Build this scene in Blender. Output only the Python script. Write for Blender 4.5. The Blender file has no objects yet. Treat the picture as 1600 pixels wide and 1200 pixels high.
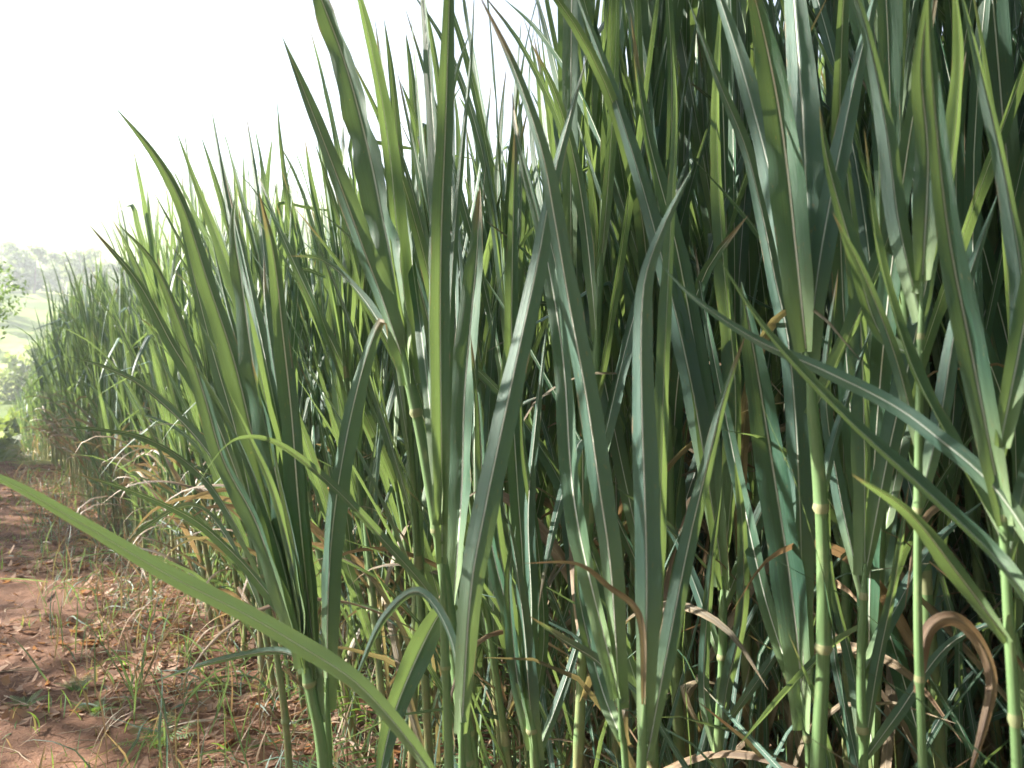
import bpy, math, random
import numpy as np
from mathutils import Vector, Matrix
R = math.radians
rng = np.random.default_rng(7)
random.seed(7)
col = bpy.context.scene.collection
sc = bpy.context.scene

# ------------------------------------------------------------------ camera
CAM_H = 1.2
PITCH = 0.95
F = 1209.0                                   # focal length in pixels of the 1600 px wide photograph
cam = bpy.data.cameras.new('camera')
cam.sensor_width = 36.0
cam.lens = 36.0 * F / 1600.0
cam.clip_start = 0.02
cam.clip_end = 4000
cam.dof.use_dof = True
cam.dof.focus_distance = 1.8
cam.dof.aperture_fstop = 7.0
cam_o = bpy.data.objects.new('camera', cam)
cam_o.location = (0, 0, CAM_H)
cam_o.rotation_euler = (R(90 + PITCH), 0, 0)
col.objects.link(cam_o)
sc.camera = cam_o
cp, sp_ = math.cos(R(PITCH)), math.sin(R(PITCH))
def P(px, py, d):
    u = (px - 800) / F * d
    v = -(py - 600) / F * d
    return np.array([u, d * cp - v * sp_, CAM_H + v * cp + d * sp_])

# ------------------------------------------------------------------ world, sun, exposure
SUN_AZ, SUN_EL = -78.0, 29.0
w = bpy.data.worlds.new('World'); sc.world = w; w.use_nodes = True
nt = w.node_tree
bg = nt.nodes['Background']; bg.inputs[1].default_value = 0.05
sky = nt.nodes.new('ShaderNodeTexSky'); sky.sky_type = 'NISHITA'; sky.sun_disc = False
sky.sun_elevation = R(SUN_EL); sky.sun_rotation = R(SUN_AZ)
sky.air_density = 0.45; sky.dust_density = 1.2; sky.ozone_density = 4.0
nt.links.new(sky.outputs[0], bg.inputs[0])
sun = bpy.data.lights.new('sun', 'SUN'); sun.energy = 5.0; sun.angle = R(0.55); sun.color = (1.0, 0.93, 0.81)
so = bpy.data.objects.new('sun', sun); col.objects.link(so)
sdir = Vector((math.sin(R(SUN_AZ)) * math.cos(R(SUN_EL)), math.cos(R(SUN_AZ)) * math.cos(R(SUN_EL)), math.sin(R(SUN_EL))))
so.rotation_euler = (-sdir).to_track_quat('-Z', 'Y').to_euler()
so.location = (-20, 20, 30)
sc.view_settings.view_transform = 'Standard'
sc.view_settings.look = 'None'
sc.view_settings.gamma = 1.0
sc.view_settings.exposure = 2.75
sc.render.engine = 'CYCLES'
sc.cycles.max_bounces = 8
sc.cycles.transmission_bounces = 4
sc.cycles.volume_bounces = 1
sc.cycles.transparent_max_bounces = 8

# ------------------------------------------------------------------ helpers
def tag(o, label=None, cat=None, group=None, kind=None):
    if label: o['label'] = label
    if cat: o['category'] = cat
    if group: o['group'] = group
    if kind: o['kind'] = kind
    return o
def empty(name, loc):
    o = bpy.data.objects.new(name, None); o.location = loc; o.empty_display_size = 0.05
    col.objects.link(o); return o

class MB:
    """numpy mesh collector: verts, quads, uv, per-vertex data (random, dryness, position along)"""
    def __init__(s): s.v = []; s.f = []; s.uv = []; s.d = []; s.m = []; s.n = 0
    def add(s, v, f, uv, d, m=0):
        s.v.append(v); s.f.append(f + s.n); s.uv.append(uv); s.d.append(d)
        s.m.append(np.full(len(f), m, np.int32)); s.n += len(v)
    def arrays(s):
        return np.concatenate(s.v), np.concatenate(s.f), np.concatenate(s.uv), np.concatenate(s.d), np.concatenate(s.m)
    def mesh(s, name, mats, origin=None, smooth=True):
        v, f, uv, d, m = s.arrays()
        if origin is not None: v = v - np.asarray(origin)
        return raw_mesh(name, v, f, uv, d, m, mats, smooth)
    def build(s, name, mats, parent=None, origin=None, smooth=True):
        me = s.mesh(name, mats, origin, smooth)
        o = bpy.data.objects.new(name, me); col.objects.link(o)
        if parent: o.parent = parent
        return o
def raw_mesh(name, v, f, uv, d, m, mats, smooth=True):
    me = bpy.data.meshes.new(name)
    k = f.shape[1]
    me.vertices.add(len(v)); me.vertices.foreach_set('co', np.ascontiguousarray(v, np.float32).ravel())
    me.loops.add(f.size); me.loops.foreach_set('vertex_index', np.ascontiguousarray(f, np.int32).ravel())
    me.polygons.add(len(f))
    me.polygons.foreach_set('loop_start', np.arange(0, f.size, k, dtype=np.int32))
    me.polygons.foreach_set('loop_total', np.full(len(f), k, np.int32))
    me.polygons.foreach_set('use_smooth', np.full(len(f), smooth, bool))
    me.polygons.foreach_set('material_index', m.astype(np.int32))
    ul = me.uv_layers.new(name='uv')
    ul.data.foreach_set('uv', np.ascontiguousarray(uv[f.ravel()], np.float32).ravel())
    a = me.attributes.new('ld', 'FLOAT_COLOR', 'POINT')
    dd = np.ones((len(v), 4), np.float32); dd[:, :3] = d
    a.data.foreach_set('color', dd.ravel())
    for x in (mats if isinstance(mats, (list, tuple)) else [mats]): me.materials.append(x)
    me.update(); me.validate()
    return me

def spline(pts, n):
    p = np.asarray(pts, float)
    p = np.vstack([2 * p[0] - p[1], p, 2 * p[-1] - p[-2]])
    seg = []
    for i in range(1, len(p) - 2):
        t = np.linspace(0, 1, 12, endpoint=False)[:, None]
        a, b, c, d = p[i - 1], p[i], p[i + 1], p[i + 2]
        seg.append(0.5 * ((2 * b) + (-a + c) * t + (2 * a - 5 * b + 4 * c - d) * t ** 2 + (-a + 3 * b - 3 * c + d) * t ** 3))
    seg.append(p[-2][None])
    q = np.vstack(seg)
    L = np.concatenate([[0], np.cumsum(np.linalg.norm(np.diff(q, axis=0), axis=1))])
    s = np.linspace(0, L[-1], n)
    return np.stack([np.interp(s, L, q[:, k]) for k in range(q.shape[1])], 1), s

def nrm(a): return a / np.maximum(np.linalg.norm(a, axis=-1, keepdims=True), 1e-9)

def leaf_geo(C, L, W, s0, phi, fold=0.35, nx=4, wav=0.0, r=None, dry=0.0, tip=2.4, base=0.45):
    """one blade: C centreline (n,3), L arc length, W full width, s0 side reference, phi twist along it"""
    n = len(C); t = L / L[-1]
    T = nrm(np.gradient(C, axis=0))
    S = np.zeros_like(C)
    s = np.asarray(s0, float)
    for i in range(n):
        s = s - T[i] * np.dot(s, T[i]); s = s / max(np.linalg.norm(s), 1e-9); S[i] = s
    N = np.cross(S, T)
    c, q = np.cos(phi)[:, None], np.sin(phi)[:, None]
    S, N = S * c + N * q, N * c - S * q
    w = W * np.minimum(1, base + (1 - base) * np.sin(np.minimum(t / 0.35, 1) * math.pi / 2)) * np.clip(1 - t ** tip, 0, 1) ** 0.9
    w = w * (1 + 0.035 * np.sin(L * 38 + (r or 0) * 20)) 
    w[-1] = W * 0.01
    u = np.linspace(-1, 1, nx + 1)
    r = random.random() if r is None else r
    ph = r * 40
    V = np.zeros((n, nx + 1, 3))
    for j, uu in enumerate(u):
        off = fold * (1 + 2.2 * np.exp(-t / 0.07)) * abs(uu) * w * 0.5 * (1 - 0.35 * abs(uu))
        if wav: off = off + wav * w * abs(uu) ** 2 * (np.sin(L * 47 + ph + (2.1 if uu > 0 else 0)) + 0.6 * np.sin(L * 83 + ph * 2 + uu))
        V[:, j] = C + S * (uu * w * 0.5)[:, None] + N * off[:, None]
    uv = np.zeros((n, nx + 1, 2)); uv[..., 0] = (u + 1) / 2; uv[..., 1] = L[:, None]
    D = np.zeros((n, nx + 1, 3)); D[..., 0] = r; D[..., 1] = dry; D[..., 2] = t[:, None]
    i, j = np.meshgrid(np.arange(n - 1), np.arange(nx), indexing='ij')
    a = (i * (nx + 1) + j).ravel()
    f = np.stack([a, a + 1, a + nx + 2, a + nx + 1], 1)
    return V.reshape(-1, 3), f, uv.reshape(-1, 2), D.reshape(-1, 3)

def tube_geo(C, rad, k=8, r=0.5, dry=0.0):
    n = len(C); T = nrm(np.gradient(C, axis=0))
    s = np.array([1.0, 0.1, 0]); S = np.zeros_like(C)
    for i in range(n):
        s = s - T[i] * np.dot(s, T[i]); s = s / np.linalg.norm(s); S[i] = s
    N = np.cross(S, T)
    a = np.linspace(0, 2 * math.pi, k, endpoint=False)
    V = C[:, None] + rad[:, None, None] * (S[:, None] * np.cos(a)[None, :, None] + N[:, None] * np.sin(a)[None, :, None])
    L = np.concatenate([[0], np.cumsum(np.linalg.norm(np.diff(C, axis=0), axis=1))])
    uv = np.zeros((n, k, 2)); uv[..., 0] = a / (2 * math.pi); uv[..., 1] = L[:, None]
    D = np.zeros((n, k, 3)); D[..., 0] = r; D[..., 1] = dry; D[..., 2] = (L / L[-1])[:, None]
    i, j = np.meshgrid(np.arange(n - 1), np.arange(k), indexing='ij'); j2 = (j + 1) % k
    f = np.stack([(i * k + j).ravel(), (i * k + j2).ravel(), ((i + 1) * k + j2).ravel(), ((i + 1) * k + j).ravel()], 1)
    return V.reshape(-1, 3), f, uv.reshape(-1, 2), D.reshape(-1, 3)

# ------------------------------------------------------------------ materials
class NT:
    def __init__(s, name):
        s.m = bpy.data.materials.new(name); s.m.use_nodes = True; s.t = s.m.node_tree
        s.t.nodes.clear(); s.out = s.n('ShaderNodeOutputMaterial')
    def n(s, ty, **kw):
        x = s.t.nodes.new(ty)
        for k, v in kw.items(): setattr(x, k, v)
        return x
    def l(s, a, b): s.t.links.new(a, b)
    def val(s, x, sock):
        if isinstance(x, (int, float, tuple)): sock.default_value = x
        else: s.l(x, sock)
    def math(s, op, a, b=0.0, clamp=False):
        x = s.n('ShaderNodeMath', operation=op, use_clamp=clamp); s.val(a, x.inputs[0]); s.val(b, x.inputs[1]); return x.outputs[0]
    def mix(s, f, a, b, bt='MIX'):
        x = s.n('ShaderNodeMix', data_type='RGBA', blend_type=bt); s.val(f, x.inputs[0])
        s.val(a, x.inputs[6]); s.val(b, x.inputs[7]); return x.outputs[2]
    def ss(s, x, a, b):
        m = s.n('ShaderNodeMapRange', interpolation_type='SMOOTHSTEP'); s.val(x, m.inputs[0])
        m.inputs[1].default_value = a; m.inputs[2].default_value = b; m.inputs[3].default_value = 0; m.inputs[4].default_value = 1; return m.outputs[0]
    def noise(s, vec, scale, detail=3, rough=0.5):
        x = s.n('ShaderNodeTexNoise'); x.inputs['Scale'].default_value = scale; x.inputs['Detail'].default_value = detail
        x.inputs['Roughness'].default_value = rough
        if vec is not None: s.l(vec, x.inputs['Vector'])
        return x.outputs[0]
    def bump(s, h, st, dist):
        b = s.n('ShaderNodeBump'); b.inputs['Strength'].default_value = st; b.inputs['Distance'].default_value = dist; s.l(h, b.inputs['Height']); return b.outputs[0]

def leaf_material(name, g1, g2, tr, rib, trans=0.42, rough=0.4):
    k = NT(name)
    uv = k.n('ShaderNodeUVMap'); uv.uv_map = 'uv'
    at = k.n('ShaderNodeAttribute', attribute_name='ld')
    oi = k.n('ShaderNodeObjectInfo')
    sx = k.n('ShaderNodeSeparateXYZ'); k.l(uv.outputs[0], sx.inputs[0])
    sd = k.n('ShaderNodeSeparateColor'); k.l(at.outputs[0], sd.inputs[0])
    rnd = k.math('FRACT', k.math('ADD', sd.outputs[0], oi.outputs['Random']))
    U = sx.outputs[0]; V = sx.outputs[1]
    cv = k.n('ShaderNodeCombineXYZ'); k.l(k.math('MULTIPLY', U, 55.0), cv.inputs[0]); k.l(k.math('MULTIPLY', V, 2.5), cv.inputs[1]); k.l(k.math('MULTIPLY', rnd, 37.0), cv.inputs[2])
    vein = k.noise(cv.outputs[0], 1.0, 4, 0.7)
    cb = k.n('ShaderNodeCombineXYZ'); k.l(k.math('MULTIPLY', U, 1.2), cb.inputs[0]); k.l(k.math('MULTIPLY', V, 9.0), cb.inputs[1]); k.l(k.math('MULTIPLY', rnd, 91.0), cb.inputs[2])
    blot = k.noise(cb.outputs[0], 1.0, 4, 0.6)
    spots = k.ss(k.noise(cb.outputs[0], 9.0, 2, 0.5), 0.66, 0.74)
    du = k.math('ABSOLUTE', k.math('SUBTRACT', U, 0.5))
    ribf = k.math('SUBTRACT', 1.0, k.ss(du, 0.014, 0.042))
    c = k.mix(k.math('ADD', k.math('MULTIPLY', rnd, 0.6), k.math('MULTIPLY', blot, 0.4)), g1, g2)
    c = k.mix(k.math('MULTIPLY', k.ss(vein, 0.35, 0.7), 0.5), c, tuple(min(1, x * 1.9) for x in g2[:3]) + (1,))
    # glaucous underside, paler and greyer than the upper face
    bf = k.n('ShaderNodeNewGeometry').outputs['Backfacing']
    c = k.mix(k.math('MULTIPLY', bf, 0.5), c, (0.075, 0.150, 0.130, 1))
    c = k.mix(k.math('MULTIPLY', k.math('SUBTRACT', 1.0, k.ss(sd.outputs[2], 0.04, 0.32)), 0.6), c, (0.26, 0.36, 0.16, 1))
    # dry parts: whole leaf by dryness, tips and edges on some leaves
    tipd = k.math('MULTIPLY', k.ss(sd.outputs[2], 0.82, 0.97), k.ss(rnd, 0.45, 0.8))
    edge = k.math('MULTIPLY', k.ss(du, 0.40, 0.5), k.ss(blot, 0.55, 0.7))
    dr = k.math('ADD', sd.outputs[1], k.math('MULTIPLY', k.math('ADD', tipd, edge), 0.7), clamp=True)
    dr = k.math('MULTIPLY', dr, k.ss(k.math('ADD', dr, k.math('SUBTRACT', blot, 0.5)), 0.25, 0.6))
    brown = k.mix(k.ss(blot, 0.35, 0.7), (0.13, 0.075, 0.045, 1), (0.42, 0.30, 0.19, 1))
    c = k.mix(k.math('MULTIPLY', spots, 0.6), c, (0.2, 0.16, 0.07, 1))
    c = k.mix(k.math('MULTIPLY', ribf, k.math('ADD', 0.5, k.math('MULTIPLY', k.ss(rnd, 0.1, 0.9), 0.45))), c, rib)
    c = k.mix(dr, c, brown)
    bs = k.n('ShaderNodeBsdfPrincipled'); k.l(c, bs.inputs['Base Color'])
    k.l(k.math('ADD', rough, k.math('MULTIPLY', blot, 0.15)), bs.inputs['Roughness'])
    bs.inputs['Specular IOR Level'].default_value = 0.55
    bp = k.bump(k.math('ADD', vein, k.math('MULTIPLY', ribf, 1.2)), 0.75, 0.0013); k.l(bp, bs.inputs['Normal'])
    ts = k.n('ShaderNodeBsdfTranslucent')
    tc = k.mix(dr, k.mix(k.math('MULTIPLY', vein, 0.5), tr, tuple(x * 0.55 for x in tr[:3]) + (1,)), (0.34, 0.21, 0.10, 1)); k.l(tc, ts.inputs[0])
    mx = k.n('ShaderNodeMixShader'); k.l(k.math('MULTIPLY', k.math('SUBTRACT', 1.0, k.math('MULTIPLY', ribf, 0.75)), trans), mx.inputs[0])
    k.l(bs.outputs[0], mx.inputs[1]); k.l(ts.outputs[0], mx.inputs[2]); k.l(mx.outputs[0], k.out.inputs[0])
    return k.m
M_leaf = leaf_material('grass_blade', (0.006, 0.034, 0.036, 1), (0.034, 0.098, 0.052, 1), (0.29, 0.42, 0.11, 1), (0.76, 0.78, 0.68, 1), 0.26, 0.42)
M_weed = leaf_material('weed_leaf', (0.05, 0.13, 0.03, 1), (0.10, 0.2, 0.05, 1), (0.3, 0.5, 0.06, 1), (0.2, 0.3, 0.12, 1), 0.4, 0.5)

def stem_material():
    k = NT('grass_stem')
    uv = k.n('ShaderNodeUVMap'); uv.uv_map = 'uv'
    at = k.n('ShaderNodeAttribute', attribute_name='ld'); sd = k.n('ShaderNodeSeparateColor'); k.l(at.outputs[0], sd.inputs[0])
    mp = k.n('ShaderNodeMapping'); mp.inputs['Scale'].default_value = (30, 3, 1); k.l(uv.outputs[0], mp.inputs[0])
    v = k.noise(mp.outputs[0], 1, 4, 0.6)
    mp2 = k.n('ShaderNodeMapping'); mp2.inputs['Scale'].default_value = (2, 14, 1); k.l(uv.outputs[0], mp2.inputs[0])
    b = k.noise(mp2.outputs[0], 1, 3, 0.6)
    c = k.mix(v, (0.06, 0.13, 0.045, 1), (0.16, 0.25, 0.11, 1))
    c = k.mix(k.ss(b, 0.55, 0.8), c, (0.24, 0.29, 0.14, 1))
    # pale sheath near the ground turns straw brown
    c = k.mix(k.math('MULTIPLY', sd.outputs[1], k.ss(b, 0.3, 0.6)), c, (0.33, 0.21, 0.11, 1))
    bs = k.n('ShaderNodeBsdfPrincipled'); k.l(c, bs.inputs['Base Color']); bs.inputs['Roughness'].default_value = 0.45
    k.l(k.bump(v, 0.3, 0.001), bs.inputs['Normal'])
    bs.inputs['Subsurface Weight'].default_value = 0.0
    k.l(bs.outputs[0], k.out.inputs[0]); return k.m
M_stem = stem_material()
def plain(name, c1, c2, scale, rough=0.8, trans=None, bumpd=0.0):
    k = NT(name); tc = k.n('ShaderNodeTexCoord'); at = k.n('ShaderNodeAttribute', attribute_name='ld'); sd = k.n('ShaderNodeSeparateColor'); k.l(at.outputs[0], sd.inputs[0])
    v = k.noise(tc.outputs['Object'], scale, 4, 0.6)
    f = k.math('ADD', k.math('MULTIPLY', v, 0.5), k.math('MULTIPLY', sd.outputs[0], 0.5))
    c = k.mix(f, c1, c2)
    bs = k.n('ShaderNodeBsdfPrincipled'); k.l(c, bs.inputs['Base Color']); bs.inputs['Roughness'].default_value = rough
    if bumpd: k.l(k.bump(v, 0.8, bumpd), bs.inputs['Normal'])
    if trans:
        ts = k.n('ShaderNodeBsdfTranslucent'); ts.inputs[0].default_value = trans
        mx = k.n('ShaderNodeMixShader'); mx.inputs[0].default_value = 0.35
        k.l(bs.outputs[0], mx.inputs[1]); k.l(ts.outputs[0], mx.inputs[2]); k.l(mx.outputs[0], k.out.inputs[0])
    else: k.l(bs.outputs[0], k.out.inputs[0])
    return k.m
M_node = plain('stem_node', (0.15, 0.2, 0.09, 1), (0.28, 0.27, 0.15, 1), 60, 0.6)
M_bark = plain('bark', (0.09, 0.065, 0.045, 1), (0.2, 0.16, 0.12, 1), 12, 0.9, bumpd=0.02)
M_tree = plain('tree_foliage', (0.035, 0.075, 0.02, 1), (0.08, 0.13, 0.035, 1), 0.8, 0.55, (0.2, 0.32, 0.05, 1))
M_far = plain('far_foliage', (0.05, 0.085, 0.03, 1), (0.10, 0.14, 0.05, 1), 0.3, 0.7, (0.22, 0.3, 0.07, 1))
M_bush = plain('bush_foliage', (0.05, 0.09, 0.025, 1), (0.12, 0.17, 0.045, 1), 0.8, 0.6, (0.26, 0.34, 0.07, 1))
M_litter = plain('dead_leaf', (0.10, 0.05, 0.03, 1), (0.46, 0.30, 0.20, 1), 25, 0.75, (0.4, 0.2, 0.08, 1))
M_twig = plain('dry_twig', (0.2, 0.14, 0.09, 1), (0.45, 0.36, 0.26, 1), 25, 0.8)

def ground_material(name, soil_only=False):
    k = NT(name); g = k.n('ShaderNodeNewGeometry')
    p = g.outputs['Position']
    n1 = k.noise(p, 1.3, 6, 0.6); n2 = k.noise(p, 14, 6, 0.7); n3 = k.noise(p, 90, 4, 0.7)
    soil = k.mix(k.ss(n1, 0.35, 0.65), (0.10, 0.052, 0.034, 1), (0.215, 0.115, 0.072, 1))
    soil = k.mix(k.ss(n2, 0.45, 0.7), soil, (0.12, 0.062, 0.04, 1))
    soil = k.mix(k.math('MULTIPLY', k.ss(n3, 0.55, 0.75), 0.6), soil, (0.38, 0.22, 0.13, 1))
    if not soil_only:
        # meadow green beyond the end of the path
        dist = k.n('ShaderNodeVectorMath', operation='LENGTH'); k.l(p, dist.inputs[0])
        far = k.ss(k.math('ADD', dist.outputs['Value'], k.math('MULTIPLY', n1, 3.0)), 16.5, 20.0)
        m1 = k.noise(p, 0.22, 5, 0.6); m2 = k.noise(p, 0.035, 3, 0.5)
        green = k.mix(k.ss(m1, 0.35, 0.65), (0.12, 0.18, 0.035, 1), (0.30, 0.36, 0.09, 1))
        green = k.mix(k.ss(m2, 0.5, 0.62), green, (0.32, 0.33, 0.11, 1))
        soil = k.mix(far, soil, green)
    bs = k.n('ShaderNodeBsdfPrincipled'); k.l(soil, bs.inputs['Base Color']); bs.inputs['Roughness'].default_value = 0.95
    bs.inputs['Specular IOR Level'].default_value = 0.2
    k.l(k.bump(k.math('ADD', n2, k.math('MULTIPLY', n3, 0.4)), 0.9, 0.02), bs.inputs['Normal'])
    k.l(bs.outputs[0], k.out.inputs[0]); return k.m
M_ground = ground_material('ground_soil_and_meadow'); M_path = ground_material('path_soil', True)

# ------------------------------------------------------------------ terrain
_g = rng.random((64, 64))
def vnoise(x, y):
    x = np.asarray(x, float); y = np.asarray(y, float)
    xi = np.floor(x).astype(int); yi = np.floor(y).astype(int); fx = x - xi; fy = y - yi
    fx = fx * fx * (3 - 2 * fx); fy = fy * fy * (3 - 2 * fy)
    g = lambda a, b: _g[a % 64, b % 64]
    return (g(xi, yi) * (1 - fx) + g(xi + 1, yi) * fx) * (1 - fy) + (g(xi, yi + 1) * (1 - fx) + g(xi + 1, yi + 1) * fx) * fy - 0.5
def height(x, y):
    x = np.asarray(x, float); y = np.asarray(y, float)
    r = np.hypot(x, y); az = np.degrees(np.arctan2(x, y))
    prof = np.interp(r, [0, 17, 24, 38, 60, 110, 150, 200, 235, 300, 380, 520, 900],
                        [0, 0, -1.2, -3.0, -.6, 11.5, 21, 38, 54, 71, 80, 72, 25])
    fac = 0.5 + 0.5 * np.cos(np.radians(np.clip((az + 25) * 0.95, -180, 180)))
    base = np.where(r > 38, -3.2 + (prof + 3.2) * fac, prof)
    tilt = np.clip((r - 100) / 200, 0, 1) * (az + 30) * 0.22 * (np.abs(az + 30) < 60)
    rough = vnoise(x * 0.9, y * 0.9) * 0.06 + vnoise(x * 3.1, y * 3.1) * 0.035 + vnoise(x * 11, y * 11) * 0.022 + vnoise(x * 27, y * 27) * 0.009
    big = np.clip((r - 20) / 60, 0, 1) * vnoise(x * 0.03 + 5, y * 0.03) * 7 + np.clip((r - 18) / 20, 0, 1) * vnoise(x * 0.2, y * 0.2) * 0.8
    return base + tilt + rough + big
def grid_obj(name, xs, ys, mat, polar=False, dz=0.0, mask=None):
    if polar:
        A, Rr = np.meshgrid(xs, ys, indexing='ij'); X = Rr * np.sin(A); Y = Rr * np.cos(A)
    else: X, Y = np.meshgrid(xs, ys, indexing='ij')
    Z = height(X, Y) + dz
    n, m = X.shape
    v = np.stack([X, Y, Z], -1).reshape(-1, 3)
    i, j = np.meshgrid(np.arange(n - 1), np.arange(m - 1), indexing='ij'); a = (i * m + j).ravel()
    f = np.stack([a, a + 1, a + m + 1, a + m], 1)
    me = raw_mesh(name, v, f, v[:, :2].copy(), np.zeros((len(v), 3)) + 0.5, np.zeros(len(f)), mat)
    me.flip_normals() if me.polygons[0].normal.z < 0 else None
    o = bpy.data.objects.new(name, me); col.objects.link(o); return o
rr = np.concatenate([[0.0], np.geomspace(0.8, 30, 420), np.geomspace(30.8, 900, 150)])
g = grid_obj('ground', np.linspace(-math.pi, math.pi, 721), rr, M_ground, polar=True); tag(g, kind='structure')

# the field edge: E(t) = (1.17,0) + t*(-0.677,1); path runs alongside it on the left
ED = np.array([-0.677, 1.0]); ED /= np.linalg.norm(ED); EN = np.array([ED[1], -ED[0]])   # EN points into the field
E0 = np.array([1.17, 0.0])
def field_xy(s, o): return E0 + ED * s + EN * o
ss_ = np.linspace(-4, 21, 900); oo = np.linspace(-2.7, -0.42, 90)
S_, O_ = np.meshgrid(ss_, oo, indexing='ij')
wob = 0.12 * vnoise(S_ * 0.8, O_ * 0 + 3) * 2
X = E0[0] + ED[0] * S_ + EN[0] * (O_ + wob); Y = E0[1] + ED[1] * S_ + EN[1] * (O_ + wob)
edge = np.minimum((O_ + 2.7), (-0.42 - O_)) ; lift = 0.012 * np.clip(edge / 0.15, -1, 1) - 0.004
Z = height(X, Y) + lift + 0.002
m = Z.shape[1]; v = np.stack([X, Y, Z], -1).reshape(-1, 3)
i, j = np.meshgrid(np.arange(Z.shape[0] - 1), np.arange(m - 1), indexing='ij'); a = (i * m + j).ravel()
f = np.stack([a, a + m, a + m + 1, a + 1], 1)
me = raw_mesh('dirt_path', v, f, v[:, :2].copy(), np.zeros((len(v), 3)) + 0.5, np.zeros(len(f)), M_path)
po = bpy.data.objects.new('dirt_path', me); col.objects.link(po); tag(po, kind='structure')

# ------------------------------------------------------------------ trees
def foliage(mb, centres, radii, n, size, seed, flat=0.8):
    g = np.random.default_rng(seed)
    pr = np.array(radii) ** 2; pr = pr / pr.sum()
    k = g.choice(len(centres), n, p=pr)
    dirs = nrm(g.normal(size=(n, 3))); rad = np.array(radii)[k] * g.random(n) ** 0.45
    c = np.array(centres)[k] + dirs * rad[:, None] * np.array([1, 1, flat])
    t = nrm(g.normal(size=(n, 3)) + [0, 0, -0.4]); b = nrm(np.cross(t, g.normal(size=(n, 3))))
    s = size * (0.5 + g.random(n))[:, None]
    v = np.stack([c - t * s, c + b * s * 0.42, c + t * s, c - b * s * 0.42], 1).reshape(-1, 3)
    f = np.arange(n * 4).reshape(-1, 4)
    uv = np.tile([[0.5, 0], [1, .5], [.5, 1], [0, .5]], (n, 1)).astype(float)
    d = np.zeros((n * 4, 3)); d[:, 0] = np.repeat(g.random(n), 4)
    mb.add(v, f, uv, d)
def tree_meshes(H, CR, n, size, seed, clear=0.3, mat=None, nb=14):
    g = np.random.default_rng(seed)
    tr = MB(); cr = MB()
    top = np.array([g.normal() * 0.1 * H * .5, g.normal() * 0.1 * H * .5, H * 0.86])
    C, L = spline([[0, 0, -0.3], [0.02 * H, 0, H * 0.3], top * [.6, .6, .7], top], 14)
    tr.add(*tube_geo(C, np.linspace(0.024 * H, 0.004 * H, 14), 9))
    cs, rs = [], []
    for b in range(nb):
        t = clear + (0.97 - clear) * (b + g.random() * 0.6) / nb
        p = C[int(t * 13)]
        az = b * 2.4 + g.random(); out = CR * (0.35 + 0.65 * math.sin(math.pi * min(1, (t - clear) / (1 - clear) * 0.8 + 0.2))) * (0.6 + 0.5 * g.random())
        e = p + np.array([math.cos(az) * out, math.sin(az) * out, out * (0.35 + 0.4 * g.random())])
        mid = (p + e) / 2 + [0, 0, -0.08 * out]
        Cb, _ = spline([p, mid, e], 8); tr.add(*tube_geo(Cb, np.linspace(0.007 * H, 0.0015 * H, 8), 5))
        cs += [e, mid + [0, 0, .1 * out], e * .8 + p * .2 + g.normal(size=3) * CR * .25]; rs += [CR * (.28 + .2 * g.random()), CR * .26, CR * .25]
    foliage(cr, cs, rs, n, size, seed)
    return tr.mesh('trunk', M_bark), cr.mesh('crown', mat or M_tree, smooth=False)
def place_tree(ms, x, y, label, cat='tree', group=None, sc_=1.0, rz=0.0, name='tree', sink=0.1):
    t = empty(name, (x, y, float(height(x, y)) - sink)); t.scale = (sc_,) * 3; t.rotation_euler.z = rz
    for nm, me in zip(('trunk', 'crown'), ms):
        o = bpy.data.objects.new(nm, me); col.objects.link(o); o.parent = t
    tag(t, label, cat, group); return t
edge_tree = tree_meshes(4.6, 1.9, 20000, 0.045, 11, 0.5)
place_tree(edge_tree, -11.75, 13.6, 'dark leafy tree cut off by the left border of the photo, above the path', rz=1.0, name='shade_tree')
bush_m = tree_meshes(1.6, 1.1, 5000, 0.06, 17, 0.05)
place_tree(bush_m, -10.75, 13.9, 'dark rounded shrub cut off by the left border, low beside the path end', 'shrub', name='shrub')
shade = tree_meshes(9.4, 2.3, 620, 0.10, 23, 0.70)
dense = tree_meshes(9.0, 2.6, 5200, 0.14, 29, 0.25)
place_tree(shade, -8.2, 3.4, 'sparse leafy tree left of the path nearest the viewer', rz=.3, name='shade_tree')
for x, y, sc_, lab in [(-10.6, 4.9, .8, 'dense broad tree second along the left of the path'), (-14.0, 9.6, .95, 'dense broad tree third along the left of the path'), (-19.4, 15.6, 1.0, 'dense broad tree fourth along the left of the path'), (-24.5, 21, 1.0, 'dense broad tree farthest along the left of the path'),
                       (-4.8, -6.0, 1.5, 'dense unseen tree behind the viewer on the left of the path, added to block skylight'), (1.0, -6.5, 1.5, 'dense unseen tree straight behind the viewer, added to block skylight'), (-8.2, -2.6, 1.0, 'dense unseen tree beside the viewer left of the path, added to block skylight'), (-10.5, -8, 1.5, 'dense unseen tree farthest behind the viewer, added to block skylight')]:  # trees behind and beside the viewer: unseen, added to cut sky fill on the blades
    place_tree(shade if lab.startswith('dense broad tree second') else dense, x, y, lab.replace('dense broad tree second', 'sparse tall tree second'), sc_=sc_, rz=x, name='shade_tree')

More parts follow.
